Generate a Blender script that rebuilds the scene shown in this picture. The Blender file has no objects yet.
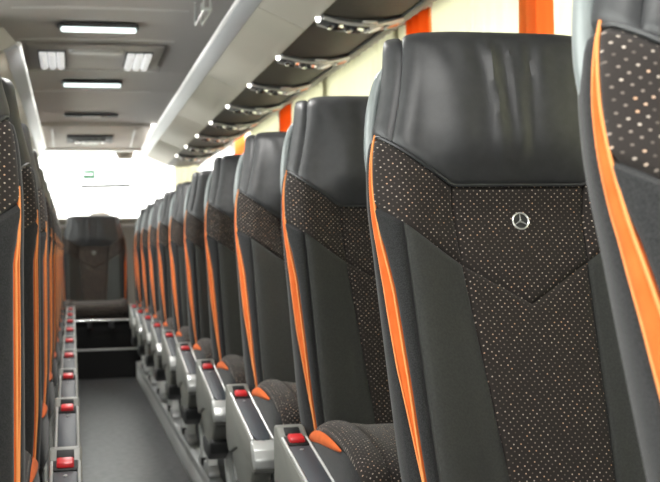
import bpy, math, random
import numpy as np
from mathutils import Vector, Matrix

random.seed(7)
SC = bpy.context.scene
COL = SC.collection
PI = math.pi

# ------------------------------------------------------------------ materials
def mat(name, color, rough=0.6, metal=0.0, spec=0.5, emit=None, estr=0.0, coat=0.0, sheen=0.0):
    m = bpy.data.materials.new(name); m.use_nodes = True
    b = m.node_tree.nodes['Principled BSDF']
    b.inputs['Base Color'].default_value = (*color, 1)
    b.inputs['Roughness'].default_value = rough
    b.inputs['Metallic'].default_value = metal
    b.inputs['Specular IOR Level'].default_value = spec
    b.inputs['Coat Weight'].default_value = coat
    b.inputs['Sheen Weight'].default_value = sheen
    if emit:
        b.inputs['Emission Color'].default_value = (*emit, 1)
        b.inputs['Emission Strength'].default_value = estr
    return m

def N(m, t, **kw):
    n = m.node_tree.nodes.new(t)
    for k, v in kw.items():
        if k in n.inputs: n.inputs[k].default_value = v
        else: setattr(n, k, v)
    return n
def L(m, a, ao, b, bi): m.node_tree.links.new(a.outputs[ao], b.inputs[bi])

def noisy(m, scale, c1, c2, bump=0.0, bscale=None, dist=0.001, detail=3.0):
    """colour variation and a fine bump from object-space noise"""
    b = m.node_tree.nodes['Principled BSDF']
    tc = N(m, 'ShaderNodeTexCoord')
    nz = N(m, 'ShaderNodeTexNoise', Scale=scale, Detail=detail)
    L(m, tc, 'Object', nz, 'Vector')
    r = N(m, 'ShaderNodeValToRGB')
    r.color_ramp.elements[0].position = .32; r.color_ramp.elements[1].position = .68
    r.color_ramp.elements[0].color = (*c1, 1); r.color_ramp.elements[1].color = (*c2, 1)
    L(m, nz, 'Fac', r, 'Fac'); L(m, r, 'Color', b, 'Base Color')
    if bump:
        n2 = N(m, 'ShaderNodeTexNoise', Scale=bscale or scale, Detail=2.0)
        L(m, tc, 'Object', n2, 'Vector')
        bp = N(m, 'ShaderNodeBump', Strength=bump, Distance=dist)
        L(m, n2, 'Fac', bp, 'Height'); L(m, bp, 'Normal', b, 'Normal')
    return m

M = {}
M['leather'] = noisy(mat('leather', (.03,.031,.033), .46, spec=.55), 55, (.027,.028,.030), (.036,.037,.039), .25, 420, .0006)
M['smooth'] = noisy(mat('smooth_fabric', (.034,.035,.032), .85, spec=.25, sheen=.12), 300, (.028,.029,.027), (.040,.041,.038), .3, 900, .0006)
M['edge'] = noisy(mat('edge_fabric', (.03,.031,.033), .9, spec=.2, sheen=.15), 500, (.012,.0125,.013), (.030,.030,.031), .4, 700, .0008)
M['shell'] = mat('shell_black', (.012,.012,.013), .7, spec=.3)
M['orange'] = noisy(mat('orange_fabric', (.6,.12,.02), .85, spec=.15, sheen=.05), 40, (.56,.105,.018), (.64,.13,.026), .2, 700, .0006)
M['orange_cord'] = mat('orange_cord', (.78,.29,.09), .75, spec=.3)
M['grey_plastic'] = mat('grey_plastic', (.20,.20,.182), .45, spec=.5)
M['dark_plastic'] = mat('dark_plastic', (.030,.031,.032), .45, spec=.5)
M['pad'] = mat('pad_blue_grey', (.040,.050,.062), .5, spec=.5)
M['silver'] = mat('silver_plastic', (.58,.59,.58), .32, metal=.35)
M['red'] = mat('red_button', (.62,.02,.025), .35)
M['handle'] = mat('grab_grey', (.20,.225,.225), .35, spec=.5, coat=.2)
M['chrome'] = mat('chrome', (.85,.86,.86), .16, metal=1.0)
M['leg'] = mat('leg_grey', (.78,.79,.77), .35, metal=.0)
M['rail'] = mat('rail_alu', (.60,.61,.61), .38, metal=.4)
M['black'] = mat('black', (.006,.006,.006), .6, spec=.3)
M['cream'] = noisy(mat('cream_panel', (.43,.41,.35), .6, spec=.25), 3, (.42,.40,.34), (.445,.42,.36))
M['rack_rail'] = mat('rack_rail', (.42,.43,.455), .42, spec=.5)
M['rail_white'] = mat('rail_white', (.85,.85,.84), .3, spec=.6)
M['service'] = noisy(mat('service_panel', (.06,.052,.045), .6, spec=.35), 60, (.052,.045,.039), (.066,.058,.050), .3, 500, .0006)
M['service_trim'] = mat('service_trim', (.60,.59,.57), .25, metal=.5)
M['amber_reflection'] = mat('lens_amber_reflection', (.75,.25,.13), .25)  # orange reflection painted in as the lens colour
M['ceil'] = noisy(mat('ceiling_cloth', (.36,.345,.335), .85, spec=.2, sheen=.1), 900, (.43,.405,.395), (.48,.455,.445), .3, 1200, .0006)
M['ceil_trim'] = mat('ceiling_trim', (.62,.61,.60), .4, spec=.5)
M['ceil_dark'] = mat('ceiling_dark', (.05,.05,.05), .6)
M['lens'] = mat('lamp_lens', (.8,.85,.85), .3, emit=(.85,1.0,.98), estr=1.0)
M['spot'] = mat('spot_lens', (.9,.9,.9), .3, emit=(1,.98,.92), estr=2.5)
M['grille'] = mat('grille_white_glow', (.8,.8,.8), .4, emit=(1,1,1), estr=.30)  # faint emission added so the grilles read white
M['badge'] = mat('badge_silver', (.80,.81,.80), .22, metal=.7)
M['wall'] = mat('wall_cloth', (.30,.28,.25), .85, spec=.2)
M['curtain_orange'] = mat('curtain_orange', (.80,.22,.05), .8, spec=.2)
M['bulk'] = mat('bulkhead', (.50,.46,.42), .6, spec=.3)
M['ledge'] = mat('ledge_taupe', (.46,.42,.36), .7)
M['white'] = mat('white_paint', (.75,.75,.74), .6)
M['concrete'] = noisy(mat('concrete', (.5,.5,.49), .9), 2.0, (.46,.46,.45), (.56,.56,.55))
M['green'] = mat('green_sign', (.016,.055,.028), .8, spec=.1)
M['pale'] = mat('pale_wall', (.80,.80,.79), .9)
M['wiper'] = mat('wiper_grey', (.02,.021,.022), .7, spec=.1)
M['sticker'] = mat('sticker_pale', (.6,.62,.58), .7)
M['faint'] = mat('faint_frame', (.082,.084,.088), .9, spec=.05)
M['pale2'] = mat('pale_frame', (.66,.67,.68), .8)

# fabric with light dots, laid out by the cloth's own measured UVs (metres)
def dotted():
    m = mat('dotted_fabric', (.02,.016,.015), .9, spec=.2, sheen=.1)
    b = m.node_tree.nodes['Principled BSDF']
    uv = N(m, 'ShaderNodeUVMap')
    mp = N(m, 'ShaderNodeMapping'); mp.inputs['Rotation'].default_value = (0,0,PI/4); mp.inputs['Scale'].default_value = (1/.0078,1/.0078,1)
    L(m, uv, 'UV', mp, 'Vector')
    v = N(m, 'ShaderNodeTexVoronoi'); v.voronoi_dimensions = '2D'; v.inputs['Scale'].default_value = 1; v.inputs['Randomness'].default_value = .12
    L(m, mp, 'Vector', v, 'Vector')
    mr = N(m, 'ShaderNodeMapRange'); mr.inputs['From Min'].default_value = .115; mr.inputs['From Max'].default_value = .175
    mr.inputs['To Min'].default_value = 1; mr.inputs['To Max'].default_value = 0
    L(m, v, 'Distance', mr, 'Value')
    sx = N(m, 'ShaderNodeSeparateColor'); L(m, v, 'Color', sx, 'Color')
    cr = N(m, 'ShaderNodeValToRGB')
    e = cr.color_ramp.elements
    e[0].position = 0; e[0].color = (.09,.075,.065,1)
    e[1].position = 1; e[1].color = (.55,.33,.20,1)
    n = e.new(.55); n.color = (.24,.20,.17,1)
    n = e.new(.8); n.color = (.52,.45,.38,1)
    L(m, sx, 'Red', cr, 'Fac')
    nz = N(m, 'ShaderNodeTexNoise', Scale=900.0, Detail=2.0); L(m, uv, 'UV', nz, 'Vector')
    base = N(m, 'ShaderNodeValToRGB')
    base.color_ramp.elements[0].color = (.014,.0115,.0105,1); base.color_ramp.elements[1].color = (.034,.027,.024,1)
    L(m, nz, 'Fac', base, 'Fac')
    mx = N(m, 'ShaderNodeMix'); mx.data_type = 'RGBA'
    m.node_tree.links.new(mr.outputs['Result'], mx.inputs[0])
    m.node_tree.links.new(base.outputs['Color'], mx.inputs[6])
    m.node_tree.links.new(cr.outputs['Color'], mx.inputs[7])
    m.node_tree.links.new(mx.outputs[2], b.inputs['Base Color'])
    return m
M['dotted'] = dotted()

def floor_mat():
    m = mat('vinyl_floor', (.05,.052,.055), .38, spec=.5)
    noisy(m, 28, (.036,.038,.041), (.105,.107,.11), .2, 60, .002, 5.0)
    return m
M['floor'] = floor_mat()

def cloth_translucent(name, col, tr):
    m = bpy.data.materials.new(name); m.use_nodes = True
    nt = m.node_tree
    nt.nodes.remove(nt.nodes['Principled BSDF'])
    out = nt.nodes['Material Output']
    d = N(m, 'ShaderNodeBsdfDiffuse', Color=(*col, 1)); t = N(m, 'ShaderNodeBsdfTranslucent', Color=(*col, 1))
    mx = N(m, 'ShaderNodeMixShader'); mx.inputs[0].default_value = tr
    L(m, d, 0, mx, 1); L(m, t, 0, mx, 2); L(m, mx, 0, out, 0)
    return m
M['curtain_cream'] = cloth_translucent('curtain_cream', (.86,.85,.72), .6)
M['curtain_orange'] = cloth_translucent('curtain_orange', (.88,.29,.07), .5)

def glass_mat():
    m = bpy.data.materials.new('glass'); m.use_nodes = True
    nt = m.node_tree; nt.nodes.remove(nt.nodes['Principled BSDF']); out = nt.nodes['Material Output']
    t = N(m, 'ShaderNodeBsdfTransparent', Color=(.95,.97,.96,1)); g = N(m, 'ShaderNodeBsdfGlossy', Roughness=.02)
    f = N(m, 'ShaderNodeFresnel', IOR=1.45); mx = N(m, 'ShaderNodeMixShader')
    L(m, f, 0, mx, 0); L(m, t, 0, mx, 1); L(m, g, 0, mx, 2); L(m, mx, 0, out, 0)
    return m
M['glass'] = glass_mat()

# ------------------------------------------------------------------ mesh helpers
class MB:
    def __init__(s): s.v = []; s.f = []; s.m = []; s.uv = []; s.mats = []
    def mi(s, m):
        if m not in s.mats: s.mats.append(m)
        return s.mats.index(m)
    def add(s, verts, faces, m, uvs=None):
        o = len(s.v); k = s.mi(m)
        s.v += [tuple(p) for p in verts]
        s.uv += list(uvs) if uvs is not None else [(p[0], p[2]) for p in verts]
        s.f += [tuple(i + o for i in f) for f in faces]; s.m += [k]*len(faces)
    def grid(s, P, m, UV=None, flip=False, closed=False):
        nu, nv = P.shape[0], P.shape[1]
        vs = P.reshape(-1, 3); uv = UV.reshape(-1, 2) if UV is not None else None
        fs = []
        for i in range(nu if closed else nu-1):
            i2 = (i+1) % nu
            for j in range(nv-1):
                q = (i*nv+j, i2*nv+j, i2*nv+j+1, i*nv+j+1)
                fs.append(q[::-1] if flip else q)
        s.add(vs, fs, m, [tuple(a) for a in uv] if uv is not None else None)
    def box(s, c, d, m, rot=None, bev=0.0):
        import bmesh
        bm = bmesh.new(); bmesh.ops.create_cube(bm, size=1)
        for v in bm.verts: v.co = Vector((v.co.x*d[0], v.co.y*d[1], v.co.z*d[2]))
        if bev: bmesh.ops.bevel(bm, geom=list(bm.edges), offset=bev, segments=2, profile=.5, affect='EDGES')
        s.bm(bm, m, Matrix.Translation(Vector(c)) @ (rot.to_4x4() if rot else Matrix.Identity(4)))
    def bm(s, bm, m, T=None):
        bm.verts.index_update()
        vs = [(T @ v.co if T else v.co) for v in bm.verts]
        s.add([tuple(v) for v in vs], [[v.index for v in f.verts] for f in bm.faces], m); bm.free()
    def prism(s, poly, axis, a, b, m, bev=0.0, seg=2):
        """extrude a 2-D polygon along axis between a and b (axis 0: poly = (y,z); 1: (x,z); 2: (x,y))"""
        import bmesh
        bm = bmesh.new()
        def P(p, t): return {0:(t,p[0],p[1]), 1:(p[0],t,p[1]), 2:(p[0],p[1],t)}[axis]
        A = [bm.verts.new(P(p, a)) for p in poly]; B = [bm.verts.new(P(p, b)) for p in poly]
        bm.faces.new(A); bm.faces.new(B[::-1]); n = len(poly)
        for i in range(n): bm.faces.new((A[i], B[i], B[(i+1)%n], A[(i+1)%n]))
        bmesh.ops.recalc_face_normals(bm, faces=bm.faces)
        if bev: bmesh.ops.bevel(bm, geom=list(bm.edges), offset=bev, segments=seg, profile=.5, affect='EDGES', clamp_overlap=True)
        s.bm(bm, m)
    def tube(s, pts, r, m, n=10, r2=None, cap=True):
        pts = [Vector(p) for p in pts]; k = len(pts)
        R = r if hasattr(r, '__len__') else [r]*k
        up0 = Vector((0,1,.01)).normalized(); vs = []; fs = []
        for i, p in enumerate(pts):
            t = (pts[min(i+1,k-1)] - pts[max(i-1,0)]).normalized()
            x = up0 - t*up0.dot(t)
            if x.length < .05: x = Vector((1,0,0)) - t*t.x
            x.normalize(); y = t.cross(x)
            for j in range(n):
                a = 2*PI*j/n
                vs.append(p + x*math.cos(a)*R[i]*(r2 or 1) + y*math.sin(a)*R[i])
        for i in range(k-1):
            for j in range(n): fs.append((i*n+j, i*n+(j+1)%n, (i+1)*n+(j+1)%n, (i+1)*n+j))
        if cap: fs += [tuple(range(n))[::-1], tuple((k-1)*n+j for j in range(n))]
        s.add(vs, fs, m)
    def lathe(s, prof, m, T, n=24):
        vs = []; fs = []; k = len(prof)
        for r, h in prof:
            for j in range(n):
                a = 2*PI*j/n; vs.append(T @ Vector((r*math.cos(a), r*math.sin(a), h)))
        for i in range(k-1):
            for j in range(n): fs.append((i*n+j, i*n+(j+1)%n, (i+1)*n+(j+1)%n, (i+1)*n+j))
        s.add(vs, fs, m)
    def mesh(s, name, mirror=False, smooth=40):
        me = bpy.data.meshes.new(name)
        vs = [(-x,y,z) for x,y,z in s.v] if mirror else s.v
        fs = [f[::-1] for f in s.f] if mirror else s.f
        me.from_pydata(vs, [], fs)
        for m in s.mats: me.materials.append(m)
        me.polygons.foreach_set('material_index', s.m)
        ul = me.uv_layers.new(name='UVMap')
        li = np.zeros(len(me.loops), dtype=np.int32); me.loops.foreach_get('vertex_index', li)
        ul.data.foreach_set('uv', np.array(s.uv, dtype=np.float32)[li].ravel())
        me.polygons.foreach_set('use_smooth', [True]*len(me.polygons))
        me.update()
        me.set_sharp_from_angle(angle=math.radians(smooth))
        return me
    def obj(s, name, parent=None, mirror=False, smooth=40):
        o = bpy.data.objects.new(name, s.mesh(name, mirror, smooth)); COL.objects.link(o)
        if parent: o.parent = parent
        return o

def empty(name, loc, rz=0):
    o = bpy.data.objects.new(name, None); COL.objects.link(o); o.location = loc; o.rotation_euler = (0,0,rz)
    o.empty_display_size = .1
    return o
def tag(o, label, cat, group=None):
    o['label'] = label; o['category'] = cat
    if group: o['group'] = group
    return o
def struct(o): o['kind'] = 'structure'; return o
def copy_tree(o, parent=None):
    c = o.copy(); COL.objects.link(c)
    if parent: c.parent = parent
    for ch in list(o.children): copy_tree(ch, c)
    return c

def catmull(tab, t):
    """smooth interpolation of table rows [(t, a, b...)]"""
    tab = np.array(tab, float); T = tab[:,0]; t = np.asarray(t, float)
    i = np.clip(np.searchsorted(T, t, side='right')-1, 0, len(T)-2)
    h = T[i+1]-T[i]; x = np.clip((t-T[i])/h, 0, 1)
    V = tab[:,1:]
    d = np.gradient(V, T, axis=0)
    x = x[...,None]; h = h[...,None]
    return (2*x**3-3*x**2+1)*V[i] + (x**3-2*x**2+x)*h*d[i] + (-2*x**3+3*x**2)*V[i+1] + (x**3-x**2)*h*d[i+1]

def sstep(a, b, x):
    t = np.clip((x-a)/(b-a), 0, 1); return t*t*(3-2*t)

# ------------------------------------------------------------------ the seat
# local frame: x across (aisle side is -x), y towards the rear of the coach, z up from the seat podium
BP = [(.41,-.205),(.46,-.187),(.52,-.163),(.62,-.122),(.72,-.080),(.82,-.040),(.93,0),(1.0,.018),(1.06,.030),(1.11,.040),(1.15,.052),(1.180,.066),(1.193,.094),(1.186,.122)]
_s = [0.0]
for i in range(1, len(BP)): _s.append(_s[-1] + math.dist(BP[i], BP[i-1]))
BTAB = [(s, y, z) for s, (z, y) in zip(_s, BP)]
WZ = [.224,.228,.231,.232,.232,.232,.232,.225,.209,.198,.191,.186,.176,.164]
WTAB = [(s, w) for s, w in zip(_s, WZ)]
SMAX = _s[-1]
def s_of_z(z): return np.interp(z, [p[0] for p in BP[:-1]], _s[:-1])

def back_surf(u, s):
    u, s = np.broadcast_arrays(np.asarray(u, float), np.asarray(s, float))
    yz = catmull(BTAB, s); y0, z0 = yz[...,0], yz[...,1]; w = catmull(WTAB, s)[...,0]
    s99, s90, sT = s_of_z(1.03), s_of_z(.88), s_of_z(1.15)
    a = np.abs(u); sg = np.sign(u)
    depth = .034*(1 - sstep(s90, s99, s)) - .016*sstep(s90, s99, s)
    yc = depth*(1 - sstep(.42, .86, np.minimum(a, 1)))
    hz = sstep(s_of_z(.97), s99, s)
    roll = (.034 + .004*hz)*(np.clip((a-.78)/.22, 0, 1))**2
    t = np.clip((a-1)/.5, 0, 1)
    T = .070 - .032*sstep(s_of_z(.96), s_of_z(1.08), s) - .020*sstep(sT, SMAX, s)
    x = sg*(np.minimum(a,1)*w + .006*np.sin(np.minimum(t*2,1)*PI/2) - .014*t*t)
    y = y0 + yc + roll + T*t
    # the bolster rolls: pull the outer rim slightly down at the top corners
    z = z0 - .005*sstep(s_of_z(1.12), SMAX, s)*np.clip((a-.62)/.38, 0, 1)**2.2
    return np.stack([x, y, z], -1)

def normals(P):
    du = np.gradient(P, axis=0); dv = np.gradient(P, axis=1)
    n = np.cross(du, dv); ln = np.linalg.norm(n, axis=-1, keepdims=True)
    return n/np.maximum(ln, 1e-9)

def patch(mb, m, surf, bot, top, left, right, nu, nv, puff=.005, r=.007, sink=.003, disp=None, lift=0.0):
    """Coons patch in (u,s) between four border curves, stuffed like a cushion between its seams"""
    A = (1-np.cos(np.linspace(0,1,nu)*PI))/2*.55 + np.linspace(0,1,nu)*.45
    B = (1-np.cos(np.linspace(0,1,nv)*PI))/2*.45 + np.linspace(0,1,nv)*.55
    f = lambda c, t: np.array([c(x) for x in t], float)
    cb, ct, cl, cr = f(bot, A), f(top, A), f(left, B), f(right, B)
    a = A[:,None,None]; b = B[None,:,None]
    C = (1-b)*cb[:,None]+b*ct[:,None]+(1-a)*cl[None]+a*cr[None] - ((1-a)*(1-b)*cb[0]+a*(1-b)*cb[-1]+(1-a)*b*ct[0]+a*b*ct[-1])
    P = surf(C[...,0], C[...,1]); n = normals(P)
    du = np.linalg.norm(np.diff(P, axis=0), axis=-1); dv = np.linalg.norm(np.diff(P, axis=1), axis=-1)
    z0 = np.zeros((1,P.shape[1])); z1 = np.zeros((P.shape[0],1))
    cu = np.concatenate([z0, np.cumsum(du,0)]); cv = np.concatenate([z1, np.cumsum(dv,1)],1)
    d = np.minimum(np.minimum(cu, cu[-1:]-cu), np.minimum(cv, cv[:,-1:]-cv))
    h = lift + puff*(1-np.exp(-d/r)) - sink*np.exp(-d/.0025)
    if disp is not None: h = h + disp(P)*(1-np.exp(-d/.012))
    P = P + n*h[...,None]
    UV = np.stack([P[...,0], C[...,1]], -1)
    mb.grid(P, m, UV)
    return P

def lin(a, b): return lambda t: (a[0]+(b[0]-a[0])*t, a[1]+(b[1]-a[1])*t)
def pl(pts):
    pts = np.array(pts, float); l = np.concatenate([[0], np.cumsum(np.linalg.norm((np.diff(pts,axis=0)*np.array([.2,1])),axis=1))]); l /= l[-1]
    return lambda t: (float(np.interp(t,l,pts[:,0])), float(np.interp(t,l,pts[:,1])))
Z = lambda z: float(s_of_z(z))

S_BOT = Z(.42)
UC_T, UC_B = .455, .36
def uc(s): return UC_B + (UC_T-UC_B)*np.clip((s-Z(.5))/(Z(.812)-Z(.5)), 0, 1)
SLIT = {'w': .020, 'b': 0.0, 'zt': 1.03}
def lens(s):          # width of the orange slit across the bolster
    t = np.clip((s-Z(.45))/(Z(SLIT['zt'])-Z(.45)), 0, 1)
    wm = SLIT['w']*np.sin(PI*t**1.55)**.9
    u0 = ul(s); a = np.where(u0 <= 1, .27*u0, .27+.14*(u0-1)) + wm
    return np.where(a <= .27, a/.27, 1+(a-.27)/.14) - u0
def ul(s): return np.maximum(SLIT['b'], np.interp(s, [Z(.42), Z(.5), Z(.65), Z(.78), Z(.85), Z(.90), Z(.95), Z(1.03)], [.935,.937,.945,.962,.992,1.035,1.08,1.11]))
def diag(u): return Z(.816) + (Z(.908)-Z(.816))*np.clip((abs(u)-UC_T)/(1-UC_T), 0, 1.2)
def vb(u):   return Z(.94) + (Z(1.02)-Z(.94))*np.clip((abs(u)-.487)/(1-.487), 0, 1.0)

def fan(c, us, fn): return lambda t: (us[0]+(us[1]-us[0])*t, fn(us[0]+(us[1]-us[0])*t))

def wrinkles(P):
    x, z = P[...,0], P[...,2]
    env = sstep(.955, 1.02, z)*(1-sstep(1.15, 1.185, z))
    h = 0
    for x0, k, w, a in ((-.040,.04,.0035,.0022),(-.006,.03,.0040,.0024),(.030,-.08,.0038,-.0018),(-.045,.10,.007,.0028),(-.020,.02,.013,-.0018),(.012,-.06,.009,.0026),(.052,-.15,.012,.0022),(-.085,.22,.014,.0024),(.10,-.3,.016,.0018),(-.125,.3,.014,.0014)):
        h = h + 1.7*a*np.exp(-((x-x0-k*(1.16-z))/(w*(1+2.2*(1.17-z)/.2)))**2)
    return h*env + .0012*np.sin(x*70+z*9)*env

def star_emblem(mb, T):
    """small round metal badge: ring and three tapering spokes"""
    mb.lathe([(.0,.0),(.0125,.0),(.0125,.0012),(.0,.0012)], M['dark_plastic'], T, 28)
    prof = [(.0150+.0016*math.cos(a)-.0016, .0018+.0018*math.sin(a)) for a in np.linspace(0, 2*PI, 9)]
    mb.lathe(prof, M['badge'], T, 32)
    for k in range(3):
        a = PI/2 + k*2*PI/3
        d = Vector((math.cos(a), math.sin(a), 0)); p = Vector((-d.y, d.x, 0))
        b1, b2, tip = p*.0026, -p*.0026, d*.0135
        c = -d*.0016
        vs = [b1+d*.001, b2+d*.001, tip+p*.0006, tip-p*.0006, Vector((0,0,.0042))+c*0, tip+Vector((0,0,.0022))]
        vs = [T @ v for v in vs]
        mb.add(vs, [(0,2,5,4),(1,4,5,3),(2,3,5),(0,4,1),(0,1,3,2)], M['badge'])

def seat_parts(mirror, arm_dx=0.0, aisle=True, grab=True):
    """every mesh of one seat; returns the Empty that parents them"""
    root = empty('coach_seat', (0,0,0))
    def put(mb, name, parent=root, smooth=40): return mb.obj(name, parent, mirror, smooth)
    # --- backrest: closed core plus smooth side panels
    mb = MB()
    us = np.concatenate([np.linspace(-1.5,-1,7)[:-1], np.linspace(-1,1,33), np.linspace(1,1.5,7)[1:]])
    ss = np.linspace(0, SMAX, 40)
    P = back_surf(us[:,None], ss[None,:]); n = normals(P); core = P - n*.004
    mb.grid(core, M['shell'])
    # back closing wall and ends
    bk = np.stack([core[-1], core[0]], 0)
    mb.grid(bk, M['shell'])
    for j, fl in ((0, False), (-1, True)):
        ring = core[:,j]; c = ring.mean(0)
        fs = [(i, i+1, len(ring)) for i in range(len(ring)-1)] + [(len(ring)-1, 0, len(ring))]
        mb.add([tuple(p) for p in ring]+[tuple(c)], [f[::-1] if fl else f for f in fs], M['shell'])
    for sg in (-1, 1):
        U = lambda u: sg*u
        def order(a, b): return (a, b) if sg > 0 else (b, a)
        # smooth wing panel
        inn = lambda t: (sg*uc(S_BOT+(diag(UC_T)-S_BOT)*t), S_BOT+(diag(UC_T)-S_BOT)*t)
        UO = .868
        out = lambda t: (sg*UO, S_BOT+(diag(UO)-S_BOT)*t)
        bo = lin((sg*UC_B, S_BOT), (sg*UO, S_BOT)); tp = fan(None, (sg*UC_T, sg*UO), diag)
        rev = lambda c: (lambda t: c(1-t))
        if sg > 0: patch(mb, M['smooth'], back_surf, bo, tp, inn, out, 16, 30)
        else: patch(mb, M['smooth'], back_surf, rev(bo), rev(tp), out, inn, 16, 30)
        # rolled lip beside the slit
        i2 = lambda t: (sg*UO, S_BOT+(diag(UO)-S_BOT)*t); 
        def o2(t):
            s = S_BOT+(diag(1.04)-S_BOT)*t; return (sg*float(ul(s)), s)
        b2 = lin((sg*UO,S_BOT),o2(0)); t2 = lin((sg*UO,diag(UO)),o2(1))
        if sg > 0: patch(mb, M['edge'], back_surf, b2, t2, i2, o2, 9, 34, puff=.007, r=.005)
        else: patch(mb, M['edge'], back_surf, rev(b2), rev(t2), o2, i2, 9, 34, puff=.007, r=.005)
        # outer side strip of the bolster, wraps to the back
        E3 = Z(1.02)
        def i3(t):
            s = S_BOT+(E3-S_BOT)*t; return (sg*(float(ul(s))+.006+lens(s)), s)
        def o3(t): return (sg*1.5, S_BOT+(E3-S_BOT)*t)
        b3 = lin(i3(0), o3(0)); t3 = lin(i3(1), o3(1))
        if sg > 0: patch(mb, M['edge'], back_surf, b3, t3, i3, o3, 22, 44, puff=.005, r=.006, sink=.002)
        else: patch(mb, M['edge'], back_surf, rev(b3), rev(t3), o3, i3, 22, 44, puff=.005, r=.006, sink=.002)
    put(mb, 'backrest')
    # --- orange slits in both bolsters
    for sg in (-1, 1):
        mb = MB(); S0, S1 = Z(.455), Z(SLIT['zt']-.005)
        i = lambda t: (sg*(float(ul(S0+(S1-S0)*t))-.004), S0+(S1-S0)*t)
        o = lambda t: (sg*(float(ul(S0+(S1-S0)*t))+.010+lens(S0+(S1-S0)*t)), S0+(S1-S0)*t)
        b = lambda t: ((1-t)*i(0)[0]+t*o(0)[0], S0); tp = lambda t: ((1-t)*i(1)[0]+t*o(1)[0], S1)
        rev = lambda c: (lambda t: c(1-t))
        if sg > 0: patch(mb, M['orange'], back_surf, b, tp, i, o, 8, 40, puff=.0045, r=.006, sink=.002, lift=.001)
        else: patch(mb, M['orange'], back_surf, rev(b), rev(tp), o, i, 8, 40, puff=.0045, r=.006, sink=.002, lift=.001)
        ob = put(mb, 'orange_inset')
        cd = MB(); sv = np.linspace(S0, S1, 40)
        p = back_surf(sg*(ul(sv)+.008), sv); 
        cd.tube([tuple(q + np.array([sg*.002,-.0035,.001])) for q in p], .0017, M['orange_cord'], 6)
        p = back_surf(sg*(ul(sv)+.004+lens(sv)), sv)
        cd.tube([tuple(q + np.array([sg*.0022,-.0036,.001])) for q in p], .0012, M['orange_cord'], 6)
        put(cd, 'piping', ob)
    # --- dotted centre panels
    mb = MB(); zt = Z(.94); uw = .487
    V = lambda u: Z(.753) + (Z(.816)-Z(.753))*np.clip(abs(u)/UC_T, 0, 1)
    l = lambda t: (-(UC_T+(uw-UC_T)*t), V(UC_T)+(zt-V(UC_T))*t); r = lambda t: ((UC_T+(uw-UC_T)*t), V(UC_T)+(zt-V(UC_T))*t)
    patch(mb, M['dotted'], back_surf, fan(None,(-UC_T,UC_T),V), lin((-uw,zt),(uw,zt)), l, r, 41, 26, puff=.005)
    l = lambda t: (-uc(S_BOT+(V(UC_T)-S_BOT)*t), S_BOT+(V(UC_T)-S_BOT)*t); r = lambda t: (uc(S_BOT+(V(UC_T)-S_BOT)*t), S_BOT+(V(UC_T)-S_BOT)*t)
    patch(mb, M['dotted'], back_surf, lin((-UC_B,S_BOT),(UC_B,S_BOT)), fan(None,(-UC_T,UC_T),V), l, r, 41, 34, puff=.005)
    ue = 1.06
    for sg in (-1,1):
        i = lambda t: (sg*(UC_T+(uw-UC_T)*t), diag(UC_T)+(zt-diag(UC_T))*t)
        def o(t):
            s = diag(1.04)+(vb(1.0)-diag(1.04))*t; return (sg*float(ul(s)), s)
        b = lin((sg*UC_T,diag(UC_T)),o(0)); tp = fan(None,(sg*uw,sg*float(ul(vb(1.0)))),vb)
        if sg > 0: patch(mb, M['dotted'], back_surf, b, tp, i, o, 30, 18, puff=.005)
        else: patch(mb, M['dotted'], back_surf, rev(b), rev(tp), o, i, 30, 18, puff=.005)
    put(mb, 'dotted_panel')
    # --- leather headrest
    mb = MB(); uk = .93
    patch(mb, M['leather'], back_surf, fan(None,(-uk,uk),vb), lin((-uk,SMAX),(uk,SMAX)), lin((-uk,vb(uk)),(-uk,SMAX)), lin((uk,vb(uk)),(uk,SMAX)), 71, 44, puff=.006, r=.008, disp=wrinkles)
    for sg in (-1,1):
        i = lin((sg*uk,vb(uk)),(sg*uk,SMAX)); o = lin((sg*1.5,vb(1)),(sg*1.5,SMAX)); b = fan(None,(sg*uk,sg*1.5),vb); tp = lin((sg*uk,SMAX),(sg*1.5,SMAX))
        if sg > 0: patch(mb, M['leather'], back_surf, b, tp, i, o, 18, 26, puff=.005, sink=.0025)
        else: patch(mb, M['leather'], back_surf, rev(b), rev(tp), o, i, 18, 26, puff=.005, sink=.0025)
    # stitched welt along the lower seam
    uu = np.linspace(-1.1, 1.1, 60); p = back_surf(uu, np.array([vb(u) for u in uu])+.0015)
    mb.tube([tuple(q+np.array([0,-.0035,0])) for q in p], .0028, M['leather'], 6)
    # leather back of the headrest
    put(mb, 'headrest')
    # --- badge
    mb = MB(); sp = Z(.882)
    p = back_surf(np.array([0.0]), np.array([sp]))[0]; q = back_surf(np.array([0.0]), np.array([sp+.01]))[0]
    tv = Vector(q-p).normalized(); nn = Vector((1,0,0)).cross(tv).normalized()
    T = Matrix.Translation(Vector(p)+nn*.0055) @ Matrix((( 1,0,0),(tv.x,tv.y,tv.z),(nn.x,nn.y,nn.z))).transposed().to_4x4()
    star_emblem(mb, T); put(mb, 'emblem', smooth=30)
    # --- seat cushion
    CP = [(.36,-.10),(.43,-.125),(.462,-.165),(.480,-.23),(.488,-.30),(.488,-.37),(.482,-.45),(.466,-.53),(.442,-.578),(.415,-.592),(.375,-.57),(.36,-.52)]
    cs = [0.0]
    for i in range(1,len(CP)): cs.append(cs[-1]+math.dist(CP[i],CP[i-1]))
    CT = [(s,y,z) for s,(z,y) in zip(cs,CP)]; CW = [(s,w) for s,w in zip(cs,[.200,.210,.219,.224,.226,.226,.226,.225,.222,.219,.216,.214])]
    cm = cs[-1]
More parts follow.
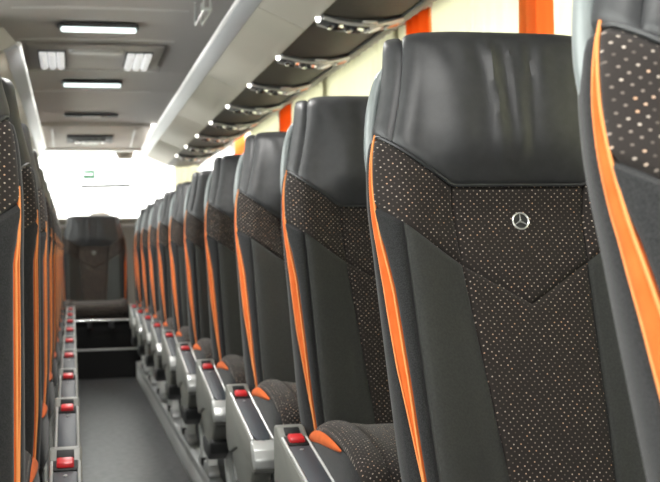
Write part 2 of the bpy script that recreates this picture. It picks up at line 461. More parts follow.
    def cush(u, s):
        u, s = np.broadcast_arrays(np.asarray(u,float), np.asarray(s,float))
        yz = catmull(CT, s); w = catmull(CW, s)[...,0]; a = np.abs(u); sg = np.sign(u)
        mid = np.sin(np.clip(s/cm,0,1)*PI)
        t = np.clip((a-1)/.6,0,1)
        rise = .014*sstep(.55,.86,np.minimum(a,1)) - .016*np.clip((a-.88)/.12,0,1)**2
        x = sg*(np.minimum(a,1)*w + .012*np.sin(np.clip(t*1.6,0,1)*PI/2))
        y = yz[...,0]; z = yz[...,1] + rise*mid - .115*t*mid
        return np.stack([x, y, z], -1)
    S = lambda a: a*cm
    mb = MB(); us = np.linspace(-1.6,1.6,45); sv = np.linspace(0,cm,30)
    Pc = cush(us[:,None], sv[None,:]); core = Pc - normals(Pc)*(-.004) if False else Pc + normals(Pc)*.003
    mb.grid(core, M['shell'])
    # underside
    fs = []
    ring = core[:,0]; 
    mb.grid(np.stack([core[0], core[-1]],0), M['shell'])
    # orientation of s runs back -> front, so patches are flipped through u
    def cp(m, u0, u1, s0, s1, nu, nv, **k):
        patch(mb, m, cush, lin((u1,s0),(u0,s0)), lin((u1,s1),(u0,s1)), lin((u1,s0),(u1,s1)), lin((u0,s0),(u0,s1)), nu, nv, **k)
    a0 = .10*cm; a1 = .96*cm
    cp(M['dotted'], -.76, .76, .02*cm, a1, 26, 34, puff=.006)
    for sg in (-1,1):
        lo, hi = (sg*.76, sg*1.02) if sg > 0 else (sg*1.02, sg*.76)
        cp(M['dotted'], lo, hi, .02*cm, a1, 12, 34, puff=.006, r=.006)
        lo, hi = (1.03,1.6) if sg > 0 else (-1.6,-1.03)
        cp(M['edge'], lo, hi, .03*cm, a1, 16, 34, puff=.004)
    put(mb, 'seat_cushion')
    for sg in (-1,1):
        mb = MB(); s0, s1 = .05*cm, .62*cm
        def inn(t): return (sg*(.985+.035*t), s0+(s1-s0)*t)
        def out(t): return (sg*(.995+.035*t+.20*(1-t)**.6), s0+(s1-s0)*t)
        A_, B_ = (out, inn) if sg > 0 else (inn, out)
        patch(mb, M['orange'], cush, lin(A_(0),B_(0)), lin(A_(1),B_(1)), A_, B_, 10, 34, puff=.006, r=.006, sink=.001, lift=.0035)
        put(mb, 'orange_inset')
    # --- seat pan and frame
    mb = MB(); mb.prism([(-.10,.40),(-.55,.39),(-.52,.345),(-.14,.335)], 0, -.175, .175, M['dark_plastic'], .012); put(mb, 'seat_pan')
    mb = MB()
    mb.box((0,-.20,.29),(.40,.05,.05),M['leg'],bev=.006); mb.box((0,-.42,.29),(.40,.05,.05),M['leg'],bev=.006)
    put(mb, 'cross_beam')
    if aisle:
        ax = -.267 - arm_dx
        # grab handle on the aisle shoulder
        mb = MB()
        hp = [(-.195,.058,.880),(-.213,.064,.905),(-.222,.080,.945),(-.225,.094,.99),(-.222,.102,1.04),(-.214,.107,1.09),(-.198,.108,1.132),(-.160,.104,1.155)]
        tt = np.linspace(0,1,26); tab = [(i/(len(hp)-1),*p) for i,p in enumerate(hp)]
        pp = catmull(tab, tt)
        rr = [.0045+.006*math.sin(PI*min(max(t*1.0,.04),.97))**.7 for t in tt]
        mb.tube([tuple(p) for p in pp], rr, M['handle'], 12, r2=1.35)
        if grab: put(mb, 'grab_handle')
        # armrest
        y0, zt = -.150, .462
        sl = -.066/.38
        zl = lambda y: .456 + (y+.21)*(.066/.38)
        mb = MB(); h = .030
        body = [(-.118,.440),(-.120,.474),(-.128,.480),(-.150,.479),(-.192,zl(-.192)+.001),(-.60,zl(-.60)),(-.625,zl(-.62)-.006),(-.640,zl(-.64)-.022),(-.635,zl(-.64)-.050),(-.60,zl(-.6)-.068),(-.42,.345),(-.30,.335),(-.17,.30),(-.118,.33)]
        mb.prism(body, 0, ax-h, ax+h, M['grey_plastic'], .006, 3)
        arm = put(mb, 'armrest', smooth=35)
        def top_plate(y1, y2, w, th, m, name, bev=.002, lift=0.0, x=0):
            q = MB(); c = (ax+x, (y1+y2)/2, (zl(y1)+zl(y2))/2 + lift)
            q.box(c, (w, abs(y2-y1), th), m, Matrix.Rotation(math.atan(.066/.38), 3, 'X'), bev)
            return put(q, name, arm, 35)
        rq = MB(); rq.box((ax,-.171,.4705),(.032,.026,.006),M['black'],Matrix.Rotation(math.atan2(.019,.042),3,'X'),.001); put(rq,'recess',arm,35)
        top_plate(-.190,-.242,.046,.008,M['black'],'button_surround',.002,.001)
        top_plate(-.197,-.231,.031,.016,M['red'],'red_button',.004,.006)
        q = MB()
        c = [(-.021,-.250),(.021,-.250),(.021,-.545),(.015,-.575),(0,-.586),(-.015,-.575),(-.021,-.545)]
        q.prism([(ax+a, b) for a, b in c], 2, -.003, .005, M['pad'], .0015)
        q.v = [(x, y, z+zl(y)) for x, y, z in q.v]
        q.box((ax,-.272,zl(-.272)+.0055),(.006,.006,.002),M['silver'],Matrix.Rotation(PI/4,3,'Z'))
        pad = put(q, 'armrest_pad', arm, 35); pad['label'] = 'dark blue-grey armrest pad'
        q = MB()
        for sx in (-.0245,.0245):
            q.tube([(ax+sx, y, zl(y)+.003) for y in np.linspace(-.195,-.575,10)], .0032, M['silver'], 8)
        nose = [(-.578,zl(-.578)+.004),(-.60,zl(-.6)+.003),(-.628,zl(-.62)-.004),(-.645,zl(-.64)-.022),(-.641,zl(-.64)-.042),(-.625,zl(-.63)-.050),(-.61,zl(-.61)-.045),(-.585,zl(-.585)-.02)]
        q.prism(nose, 0, ax-h-.002, ax+h+.002, M['silver'], .004, 2)
        put(q, 'silver_trim', arm, 35)
        # side cover, boot and leg on the aisle side
        mb = MB()
        mb.prism([(-.17,.34),(-.50,.335),(-.53,.31),(-.47,.25),(-.40,.225),(-.26,.235),(-.18,.28)], 0, ax-.020, ax+.030, M['grey_plastic'], .010, 3)
        sc = put(mb, 'side_cover')
        mb = MB(); mb.prism([(-.25,.245),(-.42,.238),(-.47,.262),(-.50,.255),(-.48,.215),(-.41,.185),(-.29,.19)], 0, ax-.026, ax+.034, M['dark_plastic'], .010, 3)
        put(mb, 'hinge_boot', sc)
        mb = MB(); lx = -.205
        mb.prism([(-.20,.34),(-.29,.34),(-.36,.20),(-.44,.05),(-.36,.05),(-.28,.18)], 0, lx-.022, lx+.022, M['leg'], .008, 3)
        mb.prism([(-.38,.33),(-.43,.33),(-.575,.05),(-.52,.05)], 0, lx-.018, lx+.018, M['leg'], .006, 2)
        put(mb, 'leg')
        mb = MB(); mb.prism([(-.26,.012),(-.60,.012),(-.60,.030),(-.55,.055),(-.30,.055),(-.26,.035)], 0, lx-.022, lx+.022, M['rail'], .006, 2)
        ft = put(mb, 'foot')
        mb = MB(); mb.box((lx-.002,-.43,.045),(.052,.045,.030),M['black'],bev=.006); put(mb, 'foot_clamp', ft)
        # window side leg
        mb = MB(); mb.prism([(-.24,.31),(-.44,.31),(-.38,.012),(-.30,.012)], 0, .14, .17, M['leg'], .006); put(mb, 'leg')
    else:
        for lx in (-.15,.15):
            mb = MB(); mb.prism([(-.20,.31),(-.44,.31),(-.40,.012),(-.24,.012)], 0, lx-.02, lx+.02, M['leg'], .006); put(mb, 'leg')
    return root

FZ, PZ, CAMZ = 0.0, .12, .96
XC = .1925
PITCH = .78
XR, XL = .703, -.302
YR0, YL0 = 1.723, 1.59

ordn = ['first','second','third','fourth','fifth','sixth','seventh','eighth','ninth','tenth','eleventh']
proto_r = seat_parts(False)
SLIT['w'] = .0110; SLIT['b'] = .985; SLIT['zt'] = .935
# the row across the aisle is set more upright
BT0 = list(BTAB); BTAB[:] = [(a, -.163+(y+.163)*.42 if y > -.163 else y, z) for a, y, z in BT0]
proto_l = seat_parts(True, arm_dx=.017, grab=False)
SLIT['w'] = .018; SLIT['b'] = 0.0; SLIT['zt'] = 1.03; BTAB[:] = BT0
proto_w = seat_parts(False, aisle=False)
GR = 'aisle seats of the row beside the curtains'; GL = 'aisle seats of the row opposite the curtains'
for k in range(11):
    o = proto_r if k == 0 else copy_tree(proto_r)
    o.location = (XR - (.052 if k == 0 else 0), YR0 + (k-1)*PITCH - (.14 if k == 0 else 0), PZ)
    if k == 0: lb = 'black coach seat cut off by the picture edge, wide orange inset, first of curtain-side row'
    elif k == 1: lb = 'large black coach seat with star badge in full view, second in curtain-side row'
    else: lb = f'black coach seat with orange inset, {ordn[k]} from the front in curtain-side row'
    tag(o, lb, 'seat', GR)
for k in range(10):
    o = proto_l if k == 0 else copy_tree(proto_l)
    o.location = (XL, YL0 + k*PITCH, PZ)
    tag(o, f'black coach seat with orange inset, {ordn[k]} from the front, across the aisle from curtain-side row', 'seat', GL)
# window seats stand behind the aisle seats
first = True
for xs, n, y00 in ((XR+.458, 11, YR0-PITCH), (XL-.458, 10, YL0)):
    for k in range(n):
        o = proto_w if first else copy_tree(proto_w); first = False
        o.location = (xs, y00 + k*PITCH, PZ); o.scale = (.88,1,1)
        tag(o, 'black coach seat by the side windows, hidden behind the aisle seats', 'seat', 'window seats')

# ------------------------------------------------------------------ rear bench
YB = YR0 + 10*PITCH + .27
BZ = .24
for i, (x, sx, lb) in enumerate((
        (XC-.015, 1.11, 'black coach seat with star badge in middle of rear bench, facing down the aisle'),
        (XR+.022, .92, 'rear bench seat next to the middle one, behind the curtain-side row'),
        (XR+.456, .86, 'rear bench seat in the corner beside the cream curtain'),
        (XL-.034, .92, 'rear bench seat next to the middle one, away from the curtains'),
        (XL-.485, .87, 'rear bench seat in the corner away from the curtains'))):
    o = copy_tree(proto_w)
    for ch in list(o.children):
        if ch.name.split('.')[0] in ('leg', 'cross_beam'): bpy.data.objects.remove(ch)
    o.location = (x, YB, PZ-.02); o.scale = (sx, 1, 1)
    tag(o, lb, 'seat', 'rear bench seats')

# ------------------------------------------------------------------ setting
YF, YE = -2.6, 10.4          # front and rear ends of the cabin
XW = 1.225
def sbox(name, c, d, m, bev=0.0):
    mb = MB(); mb.box(c, d, m, bev=bev); return struct(mb.obj(name))
YS = 9.15                     # riser at the end of the aisle
sbox('floor', (XC, (YF+YE)/2, -.05), (2*XW+.2, YE-YF+.2, .10), M['floor'])
PX = .489-XC
for sg, nm in ((1,'curtain_side'),(-1,'far_side')):
    x0, x1 = XC+sg*PX, XC+sg*XW
    mb = MB(); mb.box(((x0+x1)/2,(YF+YS)/2+.3,PZ/2-.002),(abs(x1-x0),YS-YF-.6,PZ-.002),M['floor']); struct(mb.obj('floor_podium'))
    mb = MB()
    mb.box((x0-sg*.006,(YF+YS)/2+.3,.045),(.012,YS-YF-.6,.090),M['rail_white'],bev=.002)
    mb.prism([(x0-sg*.014,.088),(x0-sg*.014,PZ+.002),(x0+sg*.035,PZ+.012),(x0+sg*.035,PZ-.004),(x0,.088)],1,YF+.6,YS,M['rail'],.003)
    struct(mb.obj('trim_1' if sg > 0 else 'trim_2'))
# rear steps
mb = MB(); mb.box((XC,(YS+YE)/2,.11),(2*XW,YE-YS,.22),M['black']); struct(mb.obj('floor_rear_step'))
mb = MB(); mb.box((XC,YS+.015,.2245),(2*XW,.05,.011),M['rail'],bev=.003); struct(mb.obj('trim_3'))
mb = MB(); mb.box((XC,YS+.15,.2225),(2*XW,.20,.005),M['grey_plastic']); struct(mb.obj('floor_step_mat'))
mb = MB(); mb.box((XC,(YB-.50+YE)/2,.33),(2*XW-.02,YE-YB+.50,.212),M['black'],bev=.004)
struct(mb.obj('trim_4'))
# walls with window openings
ZS, ZH = .78, 1.93            # sill and head of the side windows
for sg, nm in ((1,'wall_right'),(-1,'wall_left')):
    mb = MB(); x = XC+sg*(XW+.03)
    mb.box((x,(YF+YE)/2,ZS/2),(.06,YE-YF,ZS),M['wall'])
    mb.box((x,(YF+YE)/2,(ZH+2.1)/2),(.06,YE-YF,2.1-ZH),M['wall'])
    for y in (YF+.05, -1.0, .45, 1.9, 3.35, 4.8, 6.25, 7.7, YE-.25):
        mb.box((x,y,(ZS+ZH)/2),(.055,.10,ZH-ZS),M['wall'])
    struct(mb.obj(nm))
    mb = MB(); mb.box((XC+sg*(XW+.045),(YF+YE)/2,(ZS+ZH)/2),(.006,YE-YF-.1,ZH-ZS+.02),M['glass']); struct(mb.obj('window_1' if sg > 0 else 'window_2'))
# rear wall: sill ledge, window, header
RS, RH = 1.285, 1.885
mb = MB()
mb.box((XC,YE+.03,RS/2),(2*XW+.1,.06,RS),M['ledge'])
for sg in (-1,1): mb.box((XC+sg*(XW-.02),YE+.03,1.55),(.09,.06,.55),M['ledge'])
mb.box((XC,YE+.03,(RH+2.1)/2),(2*XW+.1,.06,2.1-RH),M['bulk'])
struct(mb.obj('wall_rear'))
mb = MB(); mb.box((XC,YE-.2,RS-.02),(2*XW,.38,.03),M['ledge'],bev=.006)
mb.lathe([(.10,0),(.10,.02),(.085,.045),(.05,.058),(0,.062)],M['ledge'],Matrix.Translation((XC+.05,YE-.14,RS-.006)),24)
struct(mb.obj('trim_5'))
mb = MB(); mb.box((XC,YE+.045,(RS+RH)/2),(2*XW-.06,.006,RH-RS+.02),M['glass']); struct(mb.obj('window_3'))
# front wall with windscreen
mb = MB()
mb.box((XC,YF-.03,.4),(2*XW+.1,.06,.8),M['wall']); mb.box((XC,YF-.03,2.03),(2*XW+.1,.06,.16),M['wall'])
struct(mb.obj('wall_front'))
mb = MB(); mb.box((XC,YF-.03,1.37),(2*XW,.006,1.16),M['glass']); struct(mb.obj('window_4'))

# ceiling: gently arched panels
ZC = .95 + 1.02
YCE = 9.0
mb = MB()
xs = np.linspace(-XW-.05, XW+.05, 25); 
prof = ZC + .035*(1-(np.abs(xs)/.45)**2*.35) - .02 
ys = [YF, 4.83, 5.53, 6.46, 7.25, YCE]
allp = []
for a, b in zip(ys[:-1], ys[1:]):
    t = np.linspace(0,1,9)
    yy = a+(b-a)*t
    dz = .012*np.sin(PI*t)**.6
    P = np.stack([np.broadcast_to((XC+xs)[:,None],(25,9)), np.broadcast_to(yy[None],(25,9)), np.maximum(prof,ZC-.05)[:,None]+dz[None]],-1)
    mb.grid(P, M['ceil'], flip=True)
    mb.grid(P+np.array([0,0,.04]), M['ceil'])
struct(mb.obj('ceiling'))
zc = lambda x: float(np.interp(x-XC, xs, np.maximum(prof,ZC-.05)))
for i, y in enumerate(ys[1:-1]):
    mb = MB(); pts = np.linspace(-.36,.36,17)
    mb.tube([(XC-.06+p, y, zc(XC-.06+p)+.002) for p in pts], [.004+.007*math.sin(PI*(j+.5)/17)**.5 for j in range(17)], M['ceil_trim'], 8, r2=1.6)
    struct(mb.obj(f'trim_{6+i}'))
XLM = .13
def ceiling_lamp(y, w, lab):
    root = tag(empty('ceiling_lamp', (XLM, y, zc(XLM))), lab, 'ceiling lamp', 'strip lamps along the ceiling')
    mb = MB(); mb.prism([(-w/2,-.055),(w/2,-.055),(w/2+.012,0),(w/2,.055),(-w/2,.055),(-w/2-.012,0)],2,-.016,.004,M['ceil_dark'],.006); mb.obj('housing',root)
    mb = MB(); mb.prism([(-w/2+.006,-.05),(w/2-.006,-.05),(w/2-.002,-.012),(-w/2+.002,-.012)],2,-.034,-.012,M['lens'],.008,3); mb.obj('lens',root)['label'] = 'lit white lens'
    mb = MB(); mb.prism([(-w/2+.01,.012),(w/2-.01,.012),(w/2-.02,.04),(-w/2+.02,.04)],2,-.026,-.012,M['ceil_trim'],.006,2); mb.obj('reflector',root)
    return root
ceiling_lamp(5.22,.335,'long white strip lamp on the ceiling in front of the roof hatch')
ceiling_lamp(6.92,.335,'white strip lamp on the ceiling between roof hatch and dark air slot')
# roof hatch with two ribbed grilles, their whiteness helped by an added glow
hy = 6.0; root = tag(empty('roof_hatch',(XLM,hy,zc(XLM))),'grey roof hatch with handle and two white ribbed grilles','roof hatch')
mb = MB(); mb.box((0,0,-.004),(.66,.66,.016),M['ceil'],bev=.006); mb.obj('hatch_panel',root)
for sx in (-1,1):
    mb = MB()
    mb.box((sx*.215,.02,-.014),(.135,.44,.010),M['ceil_dark'],bev=.003)
    g = mb.obj('grille',root); 
    mb = MB()
    for j in range(3):
        mb.tube([(sx*.215+(j-1)*.042, y, -.026+.004*math.sin(y*60)) for y in np.linspace(-.19,.23,22)], .019, M['grille'], 8)
    mb.obj('ribs',g)
mb = MB(); mb.prism([(-.115,-.26),(.115,-.26),(.135,-.22),(.115,-.185),(-.115,-.185),(-.135,-.22)],2,-.030,-.008,M['ceil_trim'],.010,3); mb.obj('handle',root)
# dark air slot near the rear
root = tag(empty('air_slot',(XLM+.02,8.50,zc(XLM))),'thin dark air slot in the rear of the ceiling','air vent')
mb = MB(); mb.box((0,0,-.008),(.38,.10,.014),M['black'],bev=.005); mb.obj('slot',root)
mb = MB(); mb.box((0,-.01,-.016),(.13,.03,.010),M['ceil_trim'],bev=.003); mb.obj('latch',root)
# bulkhead at the rear end of the ceiling
BH = 1.868
mb = MB()
bk = [(YCE-.02,ZC+.05),(YCE-.02,ZC-.02),(YE-.45,BH),(YE-.05,BH+.01),(YE,BH+.01),(YE,ZC+.05)]
mb.prism(bk,0,XC-.47,XC+.42,M['bulk'],.006)
mb.box((XC-.02,YE-.40,BH-.008),(.95,.10,.022),M['rail_white'],bev=.01)
for x in (XC-.33,XC+.30): mb.box((x,(YCE+YE-.47)/2,(ZC-.02+BH)/2-.003),(.012,.80,.012),M['ceil_trim'],Matrix.Rotation(math.atan2(BH-ZC+.02,YE-.43-YCE),3,'X'))
struct(mb.obj('trim_11'))
ba = math.atan2(BH-(ZC-.02), (YE-.45)-(YCE-.02))
root = tag(empty('air_outlet',(XC-.04,YCE+.45,ZC-.022+.47*math.tan(ba))),'dark slot with bright nozzles on the bulkhead above the rear window','air vent')
root.rotation_euler = (ba,0,0)
mb = MB(); mb.box((0,.02,-.006),(.36,.30,.012),M['black'],bev=.003); mb.obj('slot',root)
for j in range(5):
    mb = MB(); mb.lathe([(.018,0),(.022,.008),(.018,.024),(.008,.026),(0,.020)],M['chrome'],Matrix.Translation((-.10+j*.05,.03,-.012)) @ Matrix.Rotation(PI,4,'X'),14); mb.obj('nozzle',root)
tag_mb = MB(); tag_mb.box((0,.27,-.003),(.13,.12,.003),M['sticker']); tg = tag_mb.obj('sticker'); tg.location = root.location; tg.rotation_euler = (ba,0,0)
tag(tg,'small pale sticker below the bright nozzle slot on the bulkhead','sticker')

# ------------------------------------------------------------------ luggage racks
def rack(sg, y0, y1, name, label):
    """profile as offsets from the aisle centre, mirrored by sg"""
    X = lambda x: XC + sg*(x-XC)
    root = tag(empty(name,(XC+sg*.6,y0,1.7)),label,'luggage rack')
    W = root.location.copy()
    def ob(mb, nm, smooth=30):
        mb.v = [(x-W.x,y-W.y,z-W.z) for x,y,z in mb.v]; return mb.obj(nm, root, smooth=smooth)
    A, J, B, C = (.597,1.855), (.650,1.835), (.822,1.750), (1.130,1.766)
    mb = MB()   # aisle rail: bright lip and flat face
    mb.prism([(X(A[0]),A[1]+.012),(X(A[0]-.004),A[1]-.004),(X(J[0]),J[1]-.008),(X(J[0]+.01),J[1]+.004),(X(A[0]+.02),A[1]+.012)],1,y0,y1,M['rack_rail'],.002)
    r = ob(mb,'rail')
    mb = MB(); mb.tube([(X(A[0]-.002)-W.x,y-W.y,A[1]+.010-W.z) for y in (y0,(y0+y1)/2,y1)], .011, M['rail_white'], 10); mb.obj('rail_lip',r)
    ln = y1-y0; n = max(1, round(ln/1.55)); 
    for k in range(n):   # cream flap panels
        a = y0+ln*k/n+.003; b = y0+ln*(k+1)/n-.003
        mb = MB(); mb.prism([(X(J[0]),J[1]-.006),(X(B[0]-.03),B[1]+.018),(X(B[0]),B[1]),(X(B[0]+.012),B[1]+.010),(X(B[0]+.01),B[1]+.03),(X(J[0]+.02),J[1]+.004)],1,a,b,M['cream'],.003)
        ob(mb,'flap_panel')
    mb = MB()  # underside with a shallow belly
    t = np.linspace(0,1,14); ux = B[0]+(C[0]-B[0])*t; uz = B[1]+.006+(C[1]-B[1]-.006)*t - .022*np.sin(PI*t)
    poly = [(X(a),b) for a,b in zip(ux,uz)] + [(X(C[0]),C[1]+.02),(X(B[0]),B[1]+.04)]
    mb.prism(poly,1,y0+.002,y1-.002,M['service']); ob(mb,'underside',50)
    mb = MB(); mb.prism([(X(C[0]-.03),C[1]-.018),(X(C[0]+.0),C[1]-.022),(X(C[0]+.005),C[1]+.012),(X(C[0]-.02),C[1]+.006)],1,y0,y1,M['grey_plastic'],.002); ob(mb,'curtain_rail')
    mb = MB(); mb.prism([(X(C[0]-.004),C[1]+.01),(X(C[0]+.012),C[1]+.01),(X(C[0]+.03),1.925),(X(C[0]+.012),1.925)],1,y0,y1,M['cream'],.002); ob(mb,'back_panel')
    mb = MB(); mb.prism([(X(A[0]+.005),A[1]+.012),(X(J[0]+.005),J[1]),(X(B[0]+.02),B[1]+.012),(X(C[0]),C[1]+.012),(X(C[0]),1.93),(X(A[0]+.06),1.93)],1,y0-.02,y0+.0,M['cream'],.004); ob(mb,'end_cap')
    return root
rack(1, YF+.3, YE-.06, 'luggage_rack', 'cream luggage rack with dark underside above the curtain-side seats')
rack(-1, 5.05, YE-.06, 'luggage_rack', 'pale luggage rack with bright lip across the aisle, its end facing us')
# hinged grip at the rack's lip
root = tag(empty('grip_handle',(.515,4.50,ZC-.085)),'small pale grip handle on ceiling beside the cream rack lip','handle')
for dx in (-.013,.013):
    mb = MB(); mb.tube([(dx,-.15,.09),(dx,-.15,.006),(dx,-.144,0),(dx,.144,0),(dx,.15,.006),(dx,.15,.09)],.006,M['silver'],8); mb.obj('bar',root)
mb = MB(); mb.box((0,-.147,.003),(.036,.016,.014),M['silver'],bev=.004); mb.obj('end_piece',root)

# ------------------------------------------------------------------ reading light units under the rack
B, C = (.822,1.750), (1.130,1.766)
def uz(x):
    t = (x-B[0])/(C[0]-B[0]); return B[1]+.006+(C[1]-B[1]-.006)*t - .022*math.sin(PI*max(t,0))
def service_unit():
    root = empty('reading_light_unit',(0,0,0))
    mb = MB(); xs_ = np.linspace(B[0]+.010, C[0]-.02, 16)
    n = 16
    top = [(x, uz(x)+.004) for x in xs_]; bot = [(x, uz(x)-.012-.006*math.sin(PI*i/15)) for i,x in enumerate(xs_)]
    mb.prism(bot+top[::-1],1,-.055,.055,M['dark_plastic'],.003); mb.obj('housing',root)
    mb = MB()
    for yy in (-.055,.055): mb.tube([(x, yy, uz(x)-.013-0.006*math.sin(PI*i/15)) for i,x in enumerate(xs_)], .0065, M['service_trim'], 8)
    mb.obj('bezel',root)
    def on(x): i=(x-xs_[0])/(xs_[-1]-xs_[0]); return uz(x)-.012-.006*math.sin(PI*i)
    for x in (.885,.95):
        mb = MB(); mb.lathe([(.030,.002),(.034,-.006),(.028,-.014),(.018,-.010),(.0,-.006)],M['chrome'],Matrix.Translation((x,0,on(x))),18); mb.obj('air_nozzle',root)
    for x in (1.02,1.085):
        mb = MB(); mb.box((x,0,on(x)-.004),(.055,.07,.012),M['service_trim'],Matrix.Rotation(-.3,3,'Y'),.004); f = mb.obj('lamp_frame',root)
        mb = MB(); mb.box((x,-.004,on(x)-.010),(.036,.045,.010),M['amber_reflection'] if x > 1.05 else M['rail_white'],Matrix.Rotation(-.3,3,'Y'),.004); mb.obj('lamp_lens',f)  # wall-side lens carries a painted orange reflection
    mb = MB(); mb.box((.985,-.075,on(.985)+.004),(.05,.03,.010),M['service_trim'],bev=.003); mb.obj('call_button',root)
    mb = MB(); mb.lathe([(.0,-.010),(.006,-.008),(.009,-.003),(.009,.010)],M['spot'],Matrix.Translation((B[0]+.002,0,B[1]-.004)),14); sp = mb.obj('end_lamp',root); sp['label'] = 'small lit white lamp'
    return root
su = service_unit()
ys_ = [3.80+.775*k for k in range(8)]
for k, y in enumerate(ys_):
    o = su if k == 0 else copy_tree(su)
    o.location = (0, y, 0)
    tag(o, f'chrome reading light unit under the cream rack, {ordn[k]} from the front' if k < 7 else 'chrome reading light unit under the cream rack, last before the rear window', 'reading light', 'reading light units under the rack')

# ------------------------------------------------------------------ curtains
XCUR = 1.392
def curtain(y0, y1, m, waves, amp, name, gather=0.0):
    n = max(16, int(waves*10)); t = np.linspace(0,1,n); zz = np.linspace(0,1,14)
    yc = (y0+y1)/2; P = np.zeros((n,14,3)); 
    for j, v in enumerate(zz):
        g = 1 - gather*math.sin(PI*min(v*1.4,1)/1)*.5
        yy = yc+(y0-yc+(y1-y0)*t)*g
        P[:,j,0] = amp*np.sin(t*waves*2*PI + .6*math.sin(3*v)) + .3*amp*np.sin(t*waves*4.3*PI+v*4)
        P[:,j,1] = yy - yc; P[:,j,2] = -(1.12)*v
    mb = MB(); mb.grid(P, m)
    o = mb.obj(name, smooth=180); o.location = (XCUR, yc, 1.925)
    md = o.modifiers.new('cloth thickness','SOLIDIFY'); md.thickness = .0015
    return o
spans = [(.4,3.14,'c'),(3.16,3.39,'o'),(3.41,4.33,'c'),(4.36,4.64,'o'),(4.67,7.26,'c'),(7.30,7.70,'o'),(7.74,9.27,'c'),(9.30,9.85,'o')]
lab = {3.16:'orange curtain gathered at window post behind the large badge seat, deepest folds',
       7.30:'orange curtain strip between the third and fourth curtain-side headrests',
       9.30:'orange curtain last before the rear window, under the rack end',
       .4:'cream pleated curtain beside the foremost curtain-side seat and its grab handle',
       3.41:'cream curtain panel above the headrest of the large badge seat',
       4.67:'long cream curtain panel above the third curtain-side headrest',
       7.74:'cream curtain panel between two orange curtains towards the rear',
       9.32:'pleated cream curtain in the rear corner beside the rear window'}
lab[4.36] = 'orange curtain whose edge shows beside the top corner of the large badge seat'
for a, b, kd in spans:
    if kd == 'o': o = curtain(a, b, M['curtain_orange'], max(2,(b-a)/.09), .016, 'curtain', .15); tag(o, lab[a], 'curtain', 'orange curtains at the window posts')
    else:
        o = curtain(a, b, M['curtain_cream'], (b-a)/(.11 if kd == 'c' else .07), .007 if kd == 'c' else .014, 'curtain'); tag(o, lab[a], 'curtain', 'cream curtains over the side windows')

o = curtain(-.12, .12, M['curtain_cream'], 4, .012, 'curtain'); o.rotation_euler = (0,0,PI/2); o.location = (1.02, YE-.05, 1.80)
tag(o, lab[9.32], 'curtain', 'cream curtains over the side windows')
# rear bench rail in front of the riser and the bar under the bench
root = tag(empty('bench_bar',(XC,YB-.66,.455)),'thin silver bar with two clamps under the front of the rear bench','rail')
mb = MB(); mb.tube([(-.34,0,0),(0,0,0),(.34,0,0)],.009,M['chrome'],10); mb.obj('bar',root)
for x in (-.07,.10):
    mb = MB(); mb.box((x,.073,-.036),(.035,.185,.05),M['dark_plastic'],bev=.006); mb.obj('clamp',root)
# light bar behind the bench at ledge height
root = tag(empty('ledge_rail',(XC,YE-.36,1.215)),'pale rail along the ledge behind the rear bench headrests','rail')
mb = MB(); mb.tube([(-1.0,0,0),(0,0,0),(1.0,0,0)],.016,M['rail_white'],10); mb.obj('bar',root)
for x in (-.9,0,.9):
    mb = MB(); mb.box((x,.02,.03),(.03,.03,.07),M['grey_plastic'],bev=.004); mb.obj('bracket',root)

# ------------------------------------------------------------------ outside
sbox('ground_outside', (XC, 4, -1.35), (90, 90, .1), M['concrete'])
sbox('wall_outside', (XC, 34, 3.0), (60, .3, 9.0), M['pale'])
def at(u, v, D):
    """world point seen at photo pixel (u,v) at camera depth D"""
    a = math.radians(12.64); X = (u-330)/1150*D
    Hh = (256-v)/1150*D
    return (X*math.cos(a)+D*math.sin(a), -X*math.sin(a)+D*math.cos(a), CAMZ+Hh)
gx, gy, gz = at(90,175,33)
root = tag(empty('exit_sign',(gx,33.6,gz)),'small green sign on the bright wall outside the rear window','sign')
mb = MB(); mb.box((0,0,0),(.36,.05,.26),M['green'],bev=.01); mb.obj('sign_board',root)
mb = MB(); mb.box((-.08,-.027,.02),(.04,.006,.08),M['faint']); mb.box((.05,-.027,0),(.05,.006,.03),M['faint']); mb.obj('pictogram',root)
gx, gy, gz = at(54,175,33)
root = tag(empty('outside_window',(gx,33.8,gz)),'faint pale barred window on the wall outside the rear window','window')
mb = MB(); mb.box((0,0,0),(.75,.06,.36),M['white'],bev=.01); mb.obj('window_pane',root)
for j in range(5):
    mb = MB(); mb.box((-.3+j*.15,-.045,0),(.03,.03,.36),M['faint']); mb.obj('mullion',root)
# small box under the bulkhead at the window's top corner
sx_, sy_, sz_ = at(127,156,9.9)
root = tag(empty('sensor_box',(sx_,YE-.10,BH-.024)),'small olive-grey box at the top of the rear window near the rack end','box')
mb = MB(); mb.prism([(-.085,.03),(.085,.03),(.07,-.035),(-.05,-.035)],1,-.03,.03,M['ledge'],.006); mb.obj('housing',root)
mb = MB(); mb.box((0,-.032,-.005),(.07,.006,.02),M['grey_plastic'],bev=.002); mb.obj('cover',root)
# wiper on the rear window
wx, wy, wz = at(107,186,10.2)
root = tag(empty('window_wiper',(wx,YE+.075,wz)),'thin grey wiper lying across the rear window','wiper')
mb = MB(); mb.tube([(-.22,0,-.003),(0,0,.0),(.22,0,.004)],.014,M['wiper'],8); mb.obj('blade',root)
mb = MB(); mb.box((-.13,0,.004),(.05,.012,.016),M['dark_plastic'],bev=.003); mb.obj('arm_joint',root)

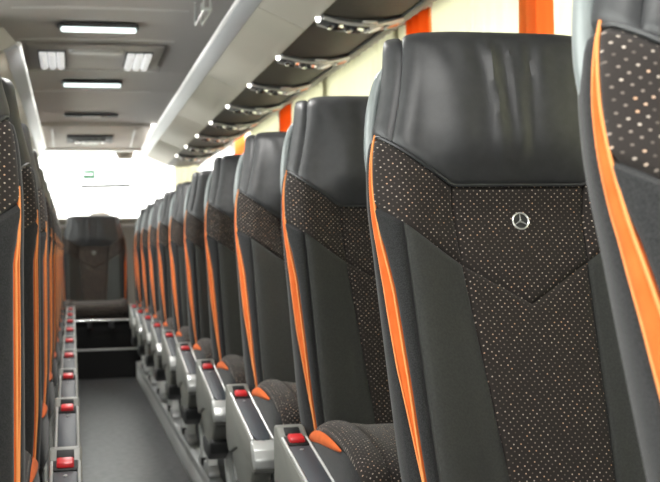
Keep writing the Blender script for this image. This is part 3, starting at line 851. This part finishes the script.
# ------------------------------------------------------------------ light
w = bpy.data.worlds.new('sky'); SC.world = w; w.use_nodes = True
bg = w.node_tree.nodes['Background']; bg.inputs['Color'].default_value = (1.0,.985,.955,1); bg.inputs['Strength'].default_value = 6.0
def portal(loc, rot, sx, sy):
    l = bpy.data.lights.new('window_portal','AREA'); l.shape = 'RECTANGLE'; l.size = sx; l.size_y = sy
    l.cycles.is_portal = True
    o = bpy.data.objects.new('window_portal', l); COL.objects.link(o); o.location = loc; o.rotation_euler = rot
portal((XC+XW+.08,(YF+YE)/2,(ZS+ZH)/2),(0,PI/2,0),ZH-ZS,YE-YF)
portal((XC-XW-.08,(YF+YE)/2,(ZS+ZH)/2),(0,-PI/2,0),ZH-ZS,YE-YF)
portal((XC,YE+.1,(RS+RH)/2),(-PI/2,0,0),2*XW,RH-RS)
portal((XC,YF-.1,1.37),(PI/2,0,0),2*XW,1.16)
for y in (-1.0,.9,2.9,5.22,6.92):
    l = bpy.data.lights.new('ceiling_light','AREA'); l.shape='RECTANGLE'; l.size=.32; l.size_y=.05; l.energy=8; l.color=(1,.98,.94)
    o = bpy.data.objects.new('ceiling_light',l); COL.objects.link(o); o.location=(XLM,y,ZC-.045)

# ------------------------------------------------------------------ camera
cam = bpy.data.cameras.new('camera'); co = bpy.data.objects.new('camera',cam); COL.objects.link(co)
co.location = (0,0,CAMZ); co.rotation_euler = (Matrix.Rotation(-math.radians(12.64),3,'Z') @ Matrix.Rotation(PI/2+math.radians(.52),3,'X') @ Matrix.Rotation(-math.radians(1.0),3,'Z')).to_euler()
cam.sensor_width = 36; cam.lens = 1150/660*36; cam.clip_start = .05
cam.dof.use_dof = True; cam.dof.focus_distance = 1.62; cam.dof.aperture_fstop = cam.lens/5.5
SC.camera = co
vs = SC.view_settings; vs.view_transform = 'Standard'; vs.look = 'None'; vs.exposure = 0.75; vs.gamma = 1.0; vs.use_curve_mapping = False
SC.cycles.use_denoising = True
SC.cycles.max_bounces = 10; SC.cycles.diffuse_bounces = 6; SC.cycles.transparent_max_bounces = 12
